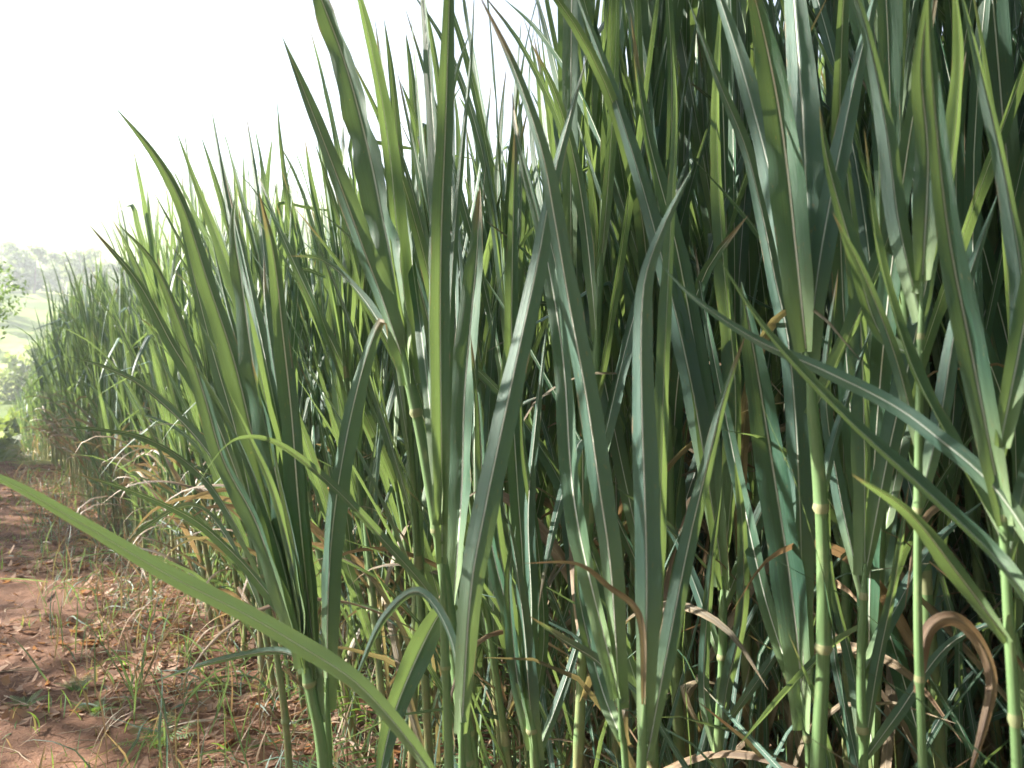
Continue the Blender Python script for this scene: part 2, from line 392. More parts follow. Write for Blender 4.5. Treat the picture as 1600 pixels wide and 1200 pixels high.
# far hillside trees and bushes
far_v = [tree_meshes(9 + 2 * i, 3.2 + .5 * i, 900, 0.55, 40 + i, 0.15, M_far, 9) for i in range(3)]
g = np.random.default_rng(5)
cnt = 0
for band, (r0, r1, n, lab, grp) in enumerate([(290, 335, 70, 'hazy tree in the pale wood along the top of the far ridge', 'trees on the far ridge'),
                                    (118, 152, 60, 'hazy lilac tree in the wooded belt below the bright sloping field', 'trees in the wooded belt on the hillside')]):
    for q in range(n):
        az = R(-40 + 34 * (q + g.random()) / n); r = r0 + (r1 - r0) * g.random()
        place_tree(far_v[q % 3], r * math.sin(az), r * math.cos(az), lab, 'tree', grp, (0.6 if band == 0 else 0.42) + g.random() * (0.45 if band == 0 else .3), g.random() * 6, name='hillside_tree', sink=0.5)
bush_v = [tree_meshes(1.7, 1.2, 700, 0.16, 60 + i, 0.02, M_bush, 8) for i in range(2)]
for q in range(70):
    az = R(-40 + 26 * g.random()); r = 24 + 85 * g.random() ** 1.4
    place_tree(bush_v[q % 2], r * math.sin(az), r * math.cos(az), 'yellow green bush on the sunny slope beyond the path end', 'bush', 'bushes on the sunny slope beyond the path', 0.5 + g.random() * 0.9 + r / 120, g.random() * 6, name='hillside_bush')

# ------------------------------------------------------------------ hero grass stalks
def stem_mesh(C, rad, seed, dryb=0.7):
    """culm with swollen nodes and stepped sheaths; node rings use the second material"""
    n = len(C); L = np.concatenate([[0], np.cumsum(np.linalg.norm(np.diff(C, axis=0), axis=1))])
    ph = (seed * 0.37) % 0.19
    x = ((L + ph) % 0.19) / 0.19
    rr_ = rad * (1.12 - 0.16 * x) * (1 + 0.22 * np.exp(-((x - 0.02) / 0.03) ** 2))
    v, f, uv, d = tube_geo(C, rr_, 10, (seed * 0.618) % 1)
    z = v[:, 2]; d[:, 1] = dryb * np.clip(1 - (z - 0.15) / 0.5, 0, 1)
    ring = ((x[:-1] < 0.035) | (x[:-1] > 0.985)); m = np.repeat(ring, 10).astype(int)
    mb = MB(); mb.v.append(v); mb.f.append(f); mb.uv.append(uv); mb.d.append(d); mb.m.append(m); mb.n = len(v)
    return mb
HERO_FOOT = []
def hero(label, d, stem, sw, leaves, name='grass_stalk'):
    sp = [P(x, y, d if len(s) == 0 else s[0]) for x, y, *s in stem]
    foot = sp[0].copy(); foot[2] = 0
    low = (sp[0] - sp[1]); k = min(0.35, max(-0.35, (low[0] / max(1e-3, -low[2])) if low[2] < 0 else 0))
    foot[0] += k * sp[0][2] * 0.4
    foot[2] = float(height(foot[0], foot[1])) - 0.02
    HERO_FOOT.append(foot[:2])
    root = empty(name, foot)
    mid = foot * 0.5 + sp[0] * 0.5; mid[0] += k * 0.04
    C, L = spline([foot, mid] + sp, 190)
    rad = np.linspace(sw * .95, sw * 0.62, 190) * d / F / 2; rad[-14:] *= np.linspace(1, .35, 14)
    stem_mesh(C, rad, len(HERO_FOOT)).build('stem', [M_stem, M_node], root, foot)
    for q in leaves:
        pts, wpx = q[0], q[1]; o = q[2] if len(q) > 2 else {}
        n = len(pts); d0 = o.get('d0', d); d1 = o.get('d1', d + random.uniform(-.08, .12))
        tt = np.linspace(0, 1, n)
        p3 = [P(x, y, d0 + (d1 - d0) * t + o.get('bow', 0.03) * math.sin(math.pi * t)) for (x, y), t in zip(pts, tt)]
        C, L = spline(p3, 44)
        ph0 = (math.pi if random.random() < .3 and not o.get('keep') else 0) + R(o.get('phi', random.uniform(-35, 35))); tw = R(o.get('tw', random.uniform(-14, 14)))
        phi = ph0 + tw * np.linspace(0, 1, 44)
        W = 0.87 * wpx * (d0 + d1) / 2 / F / max(0.7, abs(math.cos(ph0)))
        T0 = C[1] - C[0]; s0 = np.cross(T0, [0, 1, 0.0])
        g = leaf_geo(C, L, W, s0, phi, o.get('fold', 0.62), 8, o.get('wav', 0.035), random.random(), o.get('dry', 0), o.get('tip', 2.4), o.get('base', 0.5))
        mb = MB(); mb.add(*g); lf = mb.build('leaf', M_leaf, root, foot)
        if 'label' in o: lf['label'] = o['label']
    tag(root, label, 'grass stalk'); return root

hero('fan of broad blue green blades leaning left at the left of the front row', 1.15, [(506, 1200), (488, 1090), (470, 1000)], 26, [
    ([(478, 1040), (440, 930), (400, 815), (350, 720), (320, 620), (280, 500), (240, 410), (182, 347)], 36, dict(phi=38, tw=-25)),
    ([(480, 1040), (455, 920), (425, 800), (395, 680), (365, 560), (325, 440), (285, 320), (240, 240), (178, 165)], 48, dict(phi=32, tw=-30, label='longest blade of the fan, its tip high over the valley')),
    ([(485, 1040), (465, 900), (440, 780), (415, 660), (395, 560), (378, 440), (366, 360), (368, 305)], 42, dict(phi=45, tw=-5, tip=5, wav=.06)),
    ([(472, 990), (440, 800), (420, 650), (385, 500), (350, 400), (308, 290), (275, 203)], 30, dict(phi=-40, d1=1.3)),
    ([(495, 1060), (478, 900), (466, 780), (456, 650), (442, 520), (428, 400), (405, 300)], 38, dict(phi=28, tw=-25, d1=1.05, tip=4)),
    ([(480, 1000), (445, 800), (425, 600), (385, 440), (355, 320), (333, 180)], 28, dict(phi=25, d1=1.35)),
    ([(490, 1110), (476, 1000), (455, 880), (425, 740), (385, 590), (352, 470), (330, 370)], 24, dict(phi=42, d1=1.18)),
    ([(494, 1110), (482, 1000), (470, 880), (446, 720), (414, 560), (385, 420), (350, 270)], 26, dict(phi=35, d1=1.24)),
    ([(492, 1120), (470, 1000), (436, 860), (396, 740), (350, 640), (300, 560), (258, 500)], 22, dict(phi=40, d1=1.1)),
    ([(498, 1130), (488, 1000), (480, 880), (470, 760), (462, 640), (450, 520)], 24, dict(phi=45, d1=1.1)),
    ([(490, 1100), (480, 980), (462, 860), (440, 760), (424, 690)], 20, dict(phi=30, d1=1.05)),
    ([(482, 1050), (462, 940), (436, 830), (408, 720), (380, 640), (345, 560), (310, 500)], 32, dict(phi=45, tw=-10, d1=1.2)),
    ([(488, 1080), (474, 960), (462, 860), (452, 740), (432, 600), (415, 480), (412, 400)], 36, dict(phi=38, tw=-10, d1=1.22)),
    ([(486, 1060), (470, 950), (452, 860), (424, 760), (388, 680), (352, 600)], 20, dict(phi=-5, d1=1.05)),
    ([(476, 1010), (458, 900), (446, 800), (428, 700), (405, 610), (392, 560)], 22, dict(phi=-20, d1=1.1))])
hero('single upright blue grey blade with white midrib bending over at its top', 1.2, [(514, 1200), (511, 1120), (511, 1060)], 16, [
    ([(511, 1110), (512, 950), (520, 820), (538, 700), (560, 600), (582, 530), (598, 500), (606, 530)], 40, dict(phi=24,tw=-10, tip=5, d1=1.15)),
    ([(511, 1080), (470, 990), (430, 940), (370, 870), (300, 810), (200, 765), (108, 737)], 22, dict(phi=20, d1=1.25)),
    ([(511, 1090), (480, 1040), (430, 1018), (330, 1035), (240, 1065)], 13, dict(phi=45, d1=1.4))])
hero('broad dark blade sweeping low across the bottom left corner above the path', 0.85, [(706, 1300), (696, 1240), (690, 1225)], 14, [
    ([(694, 1245), (640, 1160), (560, 1070), (470, 1010), (380, 958), (260, 897), (130, 820), (0, 748), (-130, 705)], 37, dict(keep=1, phi=-4, tw=0, d1=0.8, wav=.02, tip=3.2))])
hero('jointed cane left of centre topped by tall spreading blades', 1.25, [(730, 1200), (712, 1040), (690, 870), (665, 720), (640, 595), (622, 520)], 25, [
    ([(640, 595), (600, 475), (570, 395), (530, 285), (480, 155), (440, 55)], 40, dict(phi=35, tw=-25, d1=1.1, label='dark lilac blade with a pointed tip against the sky')),
    ([(645, 600), (622, 460), (600, 350), (575, 230), (540, 100), (495, -20), (450, -140)], 54, dict(phi=38, tw=-12, wav=.09, tip=3)),
    ([(648, 600), (634, 480), (622, 380), (610, 250), (592, 130), (562, 0), (535, -90)], 36, dict(phi=-30)),
    ([(642, 600), (625, 500), (612, 400), (590, 300), (560, 200), (545, 140)], 26, dict(phi=-30)),
    ([(640, 600), (590, 500), (545, 440), (500, 405), (450, 400)], 18, dict(phi=50, d1=1.35)),
    ([(714, 1030), (680, 940), (600, 845), (520, 760), (440, 697), (385, 684), (345, 705), (298, 775)], 22, dict(phi=10, tw=0, d0=1.2, d1=.95, label='thin yellow green blade arching down to the left'))])
hero('very straight dark blade rising past the top edge left of centre', 1.1, [(702, 1200), (696, 1040), (691, 870)], 19, [
    ([(691, 880), (690, 700), (688, 500), (690, 350), (696, 200), (702, 0), (706, -180)], 38, dict(phi=0, tw=5, wav=.01, tip=4)),
    ([(691, 820), (686, 500), (684, 300), (672, 120), (662, 0), (650, -120)], 30, dict(phi=40, d1=1.2)),
    ([(693, 800), (705, 450), (720, 250), (735, 100), (742, -30)], 15, dict(phi=20, d1=1.2)),
    ([(693, 850), (668, 600), (640, 380), (610, 180), (584, 20)], 20, dict(phi=30, d1=1.4))])
hero('pale folded blade with cream midrib in the centre of the front row', 1.32, [(742, 1200), (722, 1080), (708, 960)], 18, [
    ([(708, 975), (714, 880), (722, 760), (726, 620), (736, 500), (745, 400), (750, 292)], 42, dict(phi=42,tw=-15, tip=5)),
    ([(706, 960), (690, 955), (655, 1020), (618, 1110), (598, 1190), (588, 1260)], 36, dict(phi=-45,tw=0, d1=1.2, label='bright pale blade folded down toward the ground')),
    ([(712, 980), (760, 800), (790, 690), (812, 635), (862, 614)], 15, dict(phi=40)),
    ([(720, 1060), (700, 900), (690, 760), (700, 640), (715, 500)], 24, dict(phi=30, d1=1.5))])
hero('long dark green blade slanting right across the centre to a sunlit tip', 0.95, [(727, 1270), (722, 1190), (721, 1130)], 20, [
    ([(721, 1150), (735, 930), (757, 800), (782, 680), (812, 540), (838, 420), (862, 290), (890, 180), (918, 85)], 48, dict(phi=-10, tw=45, wav=.02, tip=3)),
    ([(721, 1130), (705, 1000), (655, 925), (600, 965), (560, 1050), (545, 1090)], 17, dict(phi=40))])
hero('bright green bundle of narrow blades at the bottom centre', 1.28, [(836, 1200), (830, 1130), (822, 1060)], 22, [
    ([(822, 1080), (818, 900), (808, 750), (800, 600), (800, 450), (803, 300), (806, 175)], 30, dict(phi=12, tip=4)),
    ([(834, 1170), (812, 1080), (800, 980), (796, 900), (806, 820)], 24, dict(phi=42, tw=0, d1=1.2)),
    ([(838, 1190), (826, 1080), (818, 980), (806, 880), (792, 800)], 28, dict(phi=45, tw=0, d1=1.15)),
    ([(822, 1090), (795, 960), (770, 860), (755, 760), (748, 640), (735, 520)], 24, dict(phi=42, tw=-15)),
    ([(828, 1110), (800, 960), (780, 850), (772, 740), (785, 600), (790, 520)], 26, dict(phi=-20)),
    ([(828, 1100), (830, 950), (825, 800), (838, 650), (855, 500)], 24, dict(phi=35)),
    ([(830, 1150), (805, 1040), (785, 940), (778, 860)], 20, dict(phi=10)),
    ([(835, 1190), (870, 1100), (900, 1010), (925, 900)], 17, dict(phi=30)),
    ([(830, 1130), (850, 1000), (840, 850), (818, 700), (815, 560)], 20, dict(phi=10))])
hero('long olive blade curving up left through the centre, lit along its middle', 1.0, [(978, 1210), (972, 1150), (966, 1080)], 16, [
    ([(968, 1110), (955, 900), (936, 760), (916, 620), (890, 480), (866, 340), (845, 230), (800, 100), (745, -15)], 44, dict(phi=28, tw=10, tip=3)),
    ([(974, 1160), (945, 1090), (922, 1010), (905, 930), (900, 850)], 30, dict(phi=0, d1=1.1)),
    ([(970, 1100), (940, 1040), (880, 1000), (826, 962)], 19, dict(phi=45, dry=.35)),
    ([(968, 1090), (900, 800), (880, 560), (850, 380), (810, 220), (800, 140)], 34, dict(phi=35, d1=1.2))])
hero('tall bright blade kinked near its top right of centre with dark side blades', 0.95, [(1002, 1215), (1005, 1150), (1008, 1090)], 24, [
    ([(1004, 1160), (1010, 950), (1008, 800), (1003, 650), (1002, 500), (1010, 425), (1040, 345), (1082, 262)], 48, dict(phi=25, tw=10, wav=.015, tip=3.5)),
    ([(1010, 1160), (1025, 1000), (1032, 800), (1037, 600), (1046, 400), (1056, 180), (1050, 60)], 36, dict(phi=-20, d1=1.05)),
    ([(1010, 1190), (1050, 980), (1076, 850), (1102, 740), (1132, 620), (1168, 515)], 38, dict(phi=10, label='dark blade with a clear pale midrib leaning right')),
    ([(1006, 1100), (1000, 965), (950, 915), (900, 880), (815, 880)], 13, dict(phi=20, dry=.8, label='twisted orange dry blade'))])
hero('thick jointed cane at right with a tall yellow green sheaf of blades', 1.05, [(1278, 1200), (1287, 1000), (1283, 800), (1270, 640), (1260, 545)], 29, [
    ([(1258, 550), (1225, 370), (1195, 240), (1160, 110), (1125, 0), (1095, -90)], 38, dict(phi=42)),
    ([(1260, 550), (1245, 400), (1225, 220), (1200, 80), (1165, -60)], 52, dict(phi=38,tw=0, d1=.95, tip=4)),
    ([(1262, 560), (1262, 400), (1255, 200), (1240, 0), (1230, -150)], 48, dict(phi=40,tw=0, tip=4)),
    ([(1262, 560), (1285, 380), (1330, 150), (1380, -60)], 40, dict(phi=30)),
    ([(1270, 650), (1310, 560), (1350, 470), (1400, 330), (1430, 150), (1440, 40)], 34, dict(phi=-30)),
    ([(1283, 800), (1300, 700), (1325, 620), (1365, 500)], 18, dict(phi=10)),
    ([(1262, 600), (1230, 450), (1200, 300), (1185, 180), (1180, 60)], 30, dict(phi=-40))])
hero('pale blade barred by hard shadows standing left of the thick right cane', 1.18, [(1264, 1210), (1260, 1150), (1256, 1090)], 16, [
    ([(1258, 1140), (1250, 1040), (1234, 900), (1211, 750), (1195, 650), (1180, 560), (1158, 440)], 46, dict(phi=42, tw=-8, tip=5)),
    ([(1256, 1100), (1250, 800), (1235, 560), (1210, 430), (1190, 330), (1165, 230), (1120, 120), (1072, -10)], 36, dict(phi=40, d1=1.1)),
    ([(1258, 1120), (1200, 950), (1165, 800), (1140, 680), (1100, 480), (1085, 380)], 26, dict(phi=30, d1=1.4))])
hero('blurred blue grey blade arching left across the right of the photo', 0.68, [(1700, 1230), (1680, 1050), (1650, 900)], 18, [
    ([(1655, 920), (1560, 770), (1460, 680), (1390, 630), (1290, 580), (1180, 530), (1090, 470), (1030, 412)], 27, dict(phi=35, d1=.85)),
    ([(1680, 1060), (1600, 930), (1550, 865), (1440, 760), (1320, 650), (1200, 520), (1120, 400)], 36, dict(phi=-10, d0=.62, d1=.8))])
hero('slim green cane right of the thick cane, a curled brown dry blade at its foot', 0.86, [(1442, 1210), (1434, 950), (1436, 650), (1441, 430)], 17, [
    ([(1440, 500), (1405, 350), (1385, 200), (1355, 50), (1320, -60)], 42, dict(phi=10)),
    ([(1436, 560), (1375, 520), (1335, 400), (1295, 260), (1280, 165)], 36, dict(phi=-10)),
    ([(1441, 440), (1450, 250), (1440, 100), (1460, -60)], 46, dict(phi=25)),
    ([(1441, 460), (1480, 300), (1500, 100), (1488, -60)], 42, dict(phi=-25)),
    ([(1436, 1085), (1450, 990), (1490, 966), (1530, 1000), (1552, 1060), (1540, 1130), (1512, 1220)], 27, dict(phi=10, dry=1.0, tip=4, label='curled brown dry blade')),
    ([(1436, 700), (1400, 560), (1350, 430), (1300, 330)], 24, dict(phi=20)),
    ([(1434, 800), (1470, 650), (1500, 480), (1560, 300)], 32, dict(phi=20))])
hero('blurred dark stalk at the right border with blades crossing overhead', 0.72, [(1590, 1220), (1575, 950), (1562, 700)], 22, [
    ([(1562, 740), (1600, 500), (1575, 300), (1535, 120), (1495, -40)], 44, dict(phi=0)),
    ([(1562, 700), (1610, 450), (1650, 150)], 46, dict(phi=20)),
    ([(1570, 820), (1520, 560), (1480, 350), (1455, 100), (1450, -50)], 46, dict(phi=30)),
    ([(1568, 850), (1490, 700), (1420, 560), (1370, 380), (1350, 200)], 38, dict(phi=-25, d1=.9)),
    ([(1575, 1000), (1500, 900), (1420, 800), (1330, 740)], 30, dict(phi=35)),
    ([(1572, 900), (1600, 760), (1640, 600)], 30, dict(phi=10))])
hero('dark crossing stalk in the right half between thick cane and slim cane', 1.1, [(1350, 1210), (1345, 1050), (1352, 880)], 20, [
    ([(1352, 900), (1390, 700), (1440, 480), (1480, 260), (1510, 80)], 40, dict(phi=10)),
    ([(1352, 900), (1350, 640), (1340, 420), (1320, 220), (1325, 20)], 44, dict(phi=-20)),
    ([(1350, 940), (1310, 760), (1290, 600), (1310, 420)], 26, dict(phi=20)),
    ([(1349, 1190), (1370, 1050), (1400, 900), (1420, 760)], 26, dict(phi=0, d1=1.0)),
    ([(1349, 1180), (1335, 1060), (1300, 900), (1296, 780)], 24, dict(phi=-10, d1=1.2)),
    ([(1349, 1190), (1400, 1120), (1480, 1010), (1580, 960)], 20, dict(phi=30, d1=1.0)),
    ([(1350, 1050), (1400, 950), (1460, 850), (1540, 780)], 24, dict(phi=30)),
    ([(1350, 980), (1300, 1010), (1230, 1080), (1150, 1170)], 20, dict(phi=30))])
hero('dark upright stalk between the kinked blade and the barred pale blade', 1.35, [(1120, 1210), (1128, 1050), (1130, 900)], 20, [
    ([(1130, 920), (1100, 640), (1060, 400), (1010, 200), (985, 20)], 42, dict(phi=10)),
    ([(1130, 920), (1150, 640), (1130, 400), (1120, 180), (1130, -50)], 42, dict(phi=-20)),
    ([(1130, 950), (1190, 800), (1250, 680), (1330, 540)], 24, dict(phi=20)),
    ([(1120, 1200), (1135, 1080), (1160, 960), (1160, 820), (1148, 720)], 26, dict(phi=0, d1=1.2, tip=4)),
    ([(1121, 1190), (1100, 1080), (1110, 900), (1128, 760)], 22, dict(phi=10, d1=1.3)),
    ([(1122, 1150), (1200, 1040), (1290, 900), (1350, 840)], 18, dict(phi=10, d1=1.2)),
    ([(1130, 900), (1080, 600), (1020, 350), (960, 150), (905, 0), (880, -60)], 40, dict(phi=20)),
    ([(1128, 1040), (1080, 900), (1040, 820), (960, 760)], 20, dict(phi=30))])
hero('grey green stalk left of the big fan with low blades spreading over the path edge', 2.0, [(440, 1075), (415, 930), (396, 800)], 13, [
    ([(396, 810), (330, 640), (270, 540), (215, 440), (140, 352)], 30, dict(phi=15)),
    ([(396, 830), (320, 700), (230, 610), (165, 575), (100, 555)], 20, dict(phi=35)),
    ([(400, 820), (370, 680), (330, 540), (300, 420), (275, 300)], 26, dict(phi=-20)),
    ([(410, 900), (330, 760), (240, 690), (150, 670), (88, 668)], 17, dict(phi=40)),
    ([(396, 800), (360, 640), (335, 500), (325, 380)], 24, dict(phi=10)),
    ([(425, 1000), (360, 850), (300, 790), (220, 830), (180, 880)], 14, dict(phi=40, dry=.3))])

# ------------------------------------------------------------------ generated stalks for the stand
def gen_stalk(seed, H, nl=9, nseg=14, nx=4, lean=0.06):
    """list of (kind, geometry) around the origin; two ranked erect blades on a cane"""
    g = np.random.default_rng(seed); parts = []
    az0 = g.random() * 6.28; lz = g.random() * 6.28; ln = lean * (0.3 + g.random())
    hs = H * (0.52 + 0.1 * g.random())
    ax = lambda z: np.array([math.cos(lz), math.sin(lz), 0]) * ln * z * (0.6 + 0.5 * z / H) + np.array([0, 0, z])
    C, L = spline([ax(0) - [0, 0, .03], ax(hs * .33), ax(hs * .66), ax(hs)], max(10, nseg * 2) if nseg > 9 else 5)
    parts.append(('stem', C, np.linspace(0.011, 0.006, len(C)) * (0.8 + .4 * g.random())))
    for i in range(nl):
        q = (i + 0.5) / nl
        z = hs * (0.12 + 0.88 * q ** 0.75); b = ax(z)
        a = az0 + (i % 2) * math.pi + g.normal() * 0.55
        up = q
        tilt = R(4 + 20 * (1 - up) * g.random() + 8 * g.random())
        Lf = (0.55 + 0.45 * g.random()) * (0.75 + 0.35 * math.sin(math.pi * min(1, q + .25))) * H / 2.5
        if i >= nl - 3: Lf = min(Lf, H - z) * (0.9 + .15 * g.random()); tilt *= .6
        droop = (0.12 + 1.2 * g.random() ** 3.5) * (1.2 - .6 * up)
        dry = 0.0
        if q < 0.22 and g.random() < .6: dry = .6 + .4 * g.random(); droop += 1.8; tilt += R(20); Lf *= .75
        pts = [b]; ang = tilt; n = 7; kk = int(g.integers(3, 6)) if g.random() < .08 else 99; dirh = np.array([math.cos(a), math.sin(a), 0]); swirl = g.normal() * .12
        for k in range(n):
            dirk = np.array([math.cos(a + swirl * k), math.sin(a + swirl * k), 0])
            ang2 = ang + droop * (k / n) ** 2.2 + (1.7 if k >= kk else 0)
            pts.append(pts[-1] + (dirk * math.sin(ang2) + np.array([0, 0, math.cos(ang2)])) * Lf / n)
        Cn, Ln = spline(pts, nseg)
        s0 = np.array([-math.sin(a), math.cos(a), 0]); ph = g.normal() * .4 + g.normal() * .5 * np.linspace(0, 1, nseg)
        Wd = (0.021 + .014 * g.random()) * (.75 if dry else 1)
        parts.append(('leaf', Cn, Ln, Wd, s0, ph, 0.4, nx, 0.04 if nx > 2 else 0.0, float(g.random()), dry, 2.0 + g.random() * 1.5, .5))
    return parts
def stalk_meshes(parts, seed):
    out = []
    for p in parts:
        mb = MB()
        if p[0] == 'stem': out.append(('stem', stem_mesh(p[1], p[2], seed).mesh('stem', [M_stem, M_node]), 0))
        else:
            mb.add(*leaf_geo(*p[1:])); out.append(('leaf', mb.mesh('leaf', M_leaf), p[10]))
    return out
NV = 12
near_v = [stalk_meshes(gen_stalk(100 + i, 2.5, 14 + i % 3, 22, 4), i) for i in range(NV)]
def flat_arrays(parts):
    mb = MB()
    for p in parts:
        if p[0] == 'stem':
            v, f, uv, d = tube_geo(p[1], p[2], 5); d[:, 1] = .7 * np.clip(1 - (v[:, 2] - .15) / .5, 0, 1); mb.add(v, f, uv, d, 1)
        else: mb.add(*leaf_geo(*p[1:]))
    return mb.arrays()
far_geo = [flat_arrays(gen_stalk(300 + i, 2.5, 14, 9, 2)) for i in range(20)]

# positions
g = np.random.default_rng(99)
cand = []
for s in np.arange(-1.5, 31, 0.17):
    dep = 5.5 if s < 7 else 3.0
    for o in np.arange(0.04, dep, 0.17):
        keep = 1.0 if o < 2.2 else 0.6
        if s > 14: keep *= .7
        if g.random() > keep: continue
        p = field_xy(s + g.normal() * .05, o + g.normal() * .05)
        cand.append((p[0], p[1], s, o))
def in_view(x, y): return y > 0.3 and abs(x / y) < 0.72
near, stuff = [], []
for x, y, s, o in cand:
    d = math.hypot(x, y)
    if d < 1.45 or (y < 1.4 and in_view(x, y)): continue
    px = 800 + F * x / max(y, .01)
    # stand height: lower toward the left end, tall on the right
    Hh = np.interp(px, [0, 350, 700, 850, 1000, 1600], [3.35, 3.05, 2.75, 2.75, 3.35, 3.7]) if y > 0 else 2.6
    Hh *= 0.84 + .28 * g.random()
    (near if in_view(x, y) else stuff).append((d + .35 * o, x, y, Hh, px, o))
near.sort()
NEAR_N = 262
stuff += near[NEAR_N:]; near = near[:NEAR_N]
def zone(px, o, d):
    if px < 330: return 'at the left end of the stand beside the path'
    if px < 620: return 'behind the big left fan of blades'
    if px < 860: return 'behind the jointed cane left of centre'
    if px < 1010: return 'behind the long olive blade in the centre'
    if px < 1180: return 'behind the kinked bright blade right of centre'
    if px < 1400: return 'in the shaded thicket behind the thick right cane'
    return 'in the shaded thicket near the right border'
for k, (d, x, y, Hh, px, o) in enumerate(near):
    vi = int(g.integers(NV))
    root = empty('grass_stalk', (x, y, float(height(x, y)) - .01)); root.rotation_euler.z = g.normal() * 1.2
    root.rotation_euler.x = g.normal() * .05; root.rotation_euler.y = (-.17 if px < 620 and o < .7 else -.04) + g.normal() * .06
    h = Hh / 2.5; root.scale = (h ** .5, h ** .5, h)
    for nm, me, dry in near_v[vi]:
        c = bpy.data.objects.new(nm, me); c.parent = root; col.objects.link(c)
    z = zone(px, o, d)
    ly = root.rotation_euler.y
    lk = ('tall ' if Hh > 2.65 else 'shorter ') + ('' if d > 3.4 else 'foremost ') + ('green grass stalk leaning right ' if ly > .03 else 'green grass stalk leaning left ' if ly < -.07 else 'upright green grass stalk ')
    tag(root, lk + z, 'grass stalk', 'grass stalks ' + z)
# the rest of the stand, thousands of stalks deep, as one mass
mb = MB()
for d, x, y, Hh, px, o in stuff:
    v, f, uv, dd, m = far_geo[int(g.integers(20))]
    a = g.random() * 6.28; h = Hh / 2.5; c, s = math.cos(a), math.sin(a)
    vv = np.stack([(v[:, 0] * c - v[:, 1] * s) * h ** .5, (v[:, 0] * s + v[:, 1] * c) * h ** .5, v[:, 2] * h], 1)
    tx, ty = g.normal() * .05, g.normal() * .06 - .03
    vv[:, 0] += vv[:, 2] * ty; vv[:, 1] += vv[:, 2] * tx
    vv += [x, y, float(height(x, y)) - .01]
    d2 = dd.copy(); d2[:, 0] = (d2[:, 0] + g.random()) % 1
    mb.v.append(vv); mb.f.append(f + mb.n); mb.uv.append(uv); mb.d.append(d2); mb.m.append(m); mb.n += len(vv)
o = mb.build('grass_stand', [M_leaf, M_stem]); tag(o, 'dense mass of tall grass stalks filling the field behind the nearer stalks', 'grass stand', kind='stuff')
print('near', len(near), 'stuff stalks', len(stuff), 'verts', mb.n)

# ------------------------------------------------------------------ undergrowth: thin blades and dead blades among the canes
def blades(n, region, Lr, Wr, dryp, seed, bend, mat, name, label, cat, zmax=0.02, flatp=0.0):
    g = np.random.default_rng(seed); mb = MB()
    for _ in range(n):
        x, y = region(g)
        if math.hypot(x, y) < .9: continue
        z = float(height(x, y)) + g.random() * zmax
        a = g.random() * 6.28; L = Lr[0] + (Lr[1] - Lr[0]) * g.random(); ang = abs(g.normal()) * .35 + .05
        if g.random() < flatp: ang = 1.2 + .3 * g.random()
        b = bend * g.random() * 2
        pts = [np.array([x, y, z])]
        for k in range(4):
            an = ang + b * (k / 4) ** 1.5
            st = np.array([math.cos(a) * math.sin(an), math.sin(a) * math.sin(an), math.cos(an)]) * L / 4
            nx_ = pts[-1] + st; nx_[2] = max(nx_[2], float(height(nx_[0], nx_[1])) + .006); pts.append(nx_)
            a += g.normal() * .25
        C, Ln = spline(pts, 7)
        W = Wr[0] + (Wr[1] - Wr[0]) * g.random()
        dry = (.65 + .35 * g.random()) if g.random() < dryp else 0.0
        mb.add(*leaf_geo(C, Ln, W, [-math.sin(a), math.cos(a), 0], g.normal() * .8 + np.linspace(0, g.normal() * 1.2, 7), .4, 2, 0, float(g.random()), dry))
    o = mb.build(name, mat); tag(o, label, cat, kind='stuff')
def reg_field(g):
    s = -1.0 + 13 * g.random() ** 1.6; o = .02 + 2.2 * g.random() ** 1.3; return field_xy(s, o)
def reg_edge(g):
    s = .3 + 13 * g.random() ** 1.4; o = -.75 + .95 * g.random() ** .7; return field_xy(s, o)
blades(6500, reg_field, (.2, 1.0), (.006, .020), .2, 1, .9, M_leaf, 'undergrowth', 'tangle of thin green and dead blades at the foot of the stand', 'undergrowth', .35)
blades(4200, lambda g: field_xy(-1.0 + 13 * g.random() ** 1.6, .25 + 1.8 * g.random()), (.2, .7), (.005, .016), 1.0, 2, 1.6, M_leaf, 'dead_grass', 'fallen brown dead blades among the canes', 'dead grass', .3, .5)
blades(2600, reg_edge, (.08, .42), (.004, .011), .45, 3, 1.0, M_leaf, 'verge_grass', 'straggling short grass between the path and the stand', 'grass', .05, .35)
def reg_path(g):
    s = -.5 + 20 * g.random() ** 1.5; o = -2.9 + 2.9 * g.random(); 
    for _ in range(6):
        p = field_xy(s, o)
        if vnoise(p[0] * 1.7 + 9, p[1] * 1.7) > 0.05: break
        s = -.5 + 20 * g.random() ** 1.5; o = -2.9 + 2.9 * g.random()
    return field_xy(s, o)
blades(3600, reg_path, (.03, .12), (.003, .008), .35, 4, .8, M_weed, 'path_grass', 'short green grass patches growing on the dirt path', 'grass', .01, .3)
# litter of dead leaf pieces
g = np.random.default_rng(12); n = 95000
s = -.8 + 17 * g.random(n) ** 1.5; o = -2.6 + 4.4 * g.random(n) ** .7
X = E0[0] + ED[0] * s + EN[0] * o; Y = E0[1] + ED[1] * s + EN[1] * o
keep = (vnoise(X * 2.3 + 3, Y * 2.3) + g.normal(size=n) * .2 > -0.1) | (o > -.5)
X, Y = X[keep], Y[keep]; n = len(X)
Z = height(X, Y) + .008 + .02 * g.random(n) ** 3
a = g.random(n) * 6.28; ln = .006 + .05 * g.random(n) ** 2.5; wd = np.where(g.random(n) < .55, .05 + .1 * g.random(n), .15 + .3 * g.random(n)) * ln
t = np.stack([np.cos(a), np.sin(a), g.normal(size=n) * .28], 1); b = np.stack([-np.sin(a), np.cos(a), g.normal(size=n) * .4], 1)
c = np.stack([X, Y, Z], 1); up = np.array([0, 0, 1.0])
curl = (ln * (g.random(n) - .2) * .5)[:, None] * up
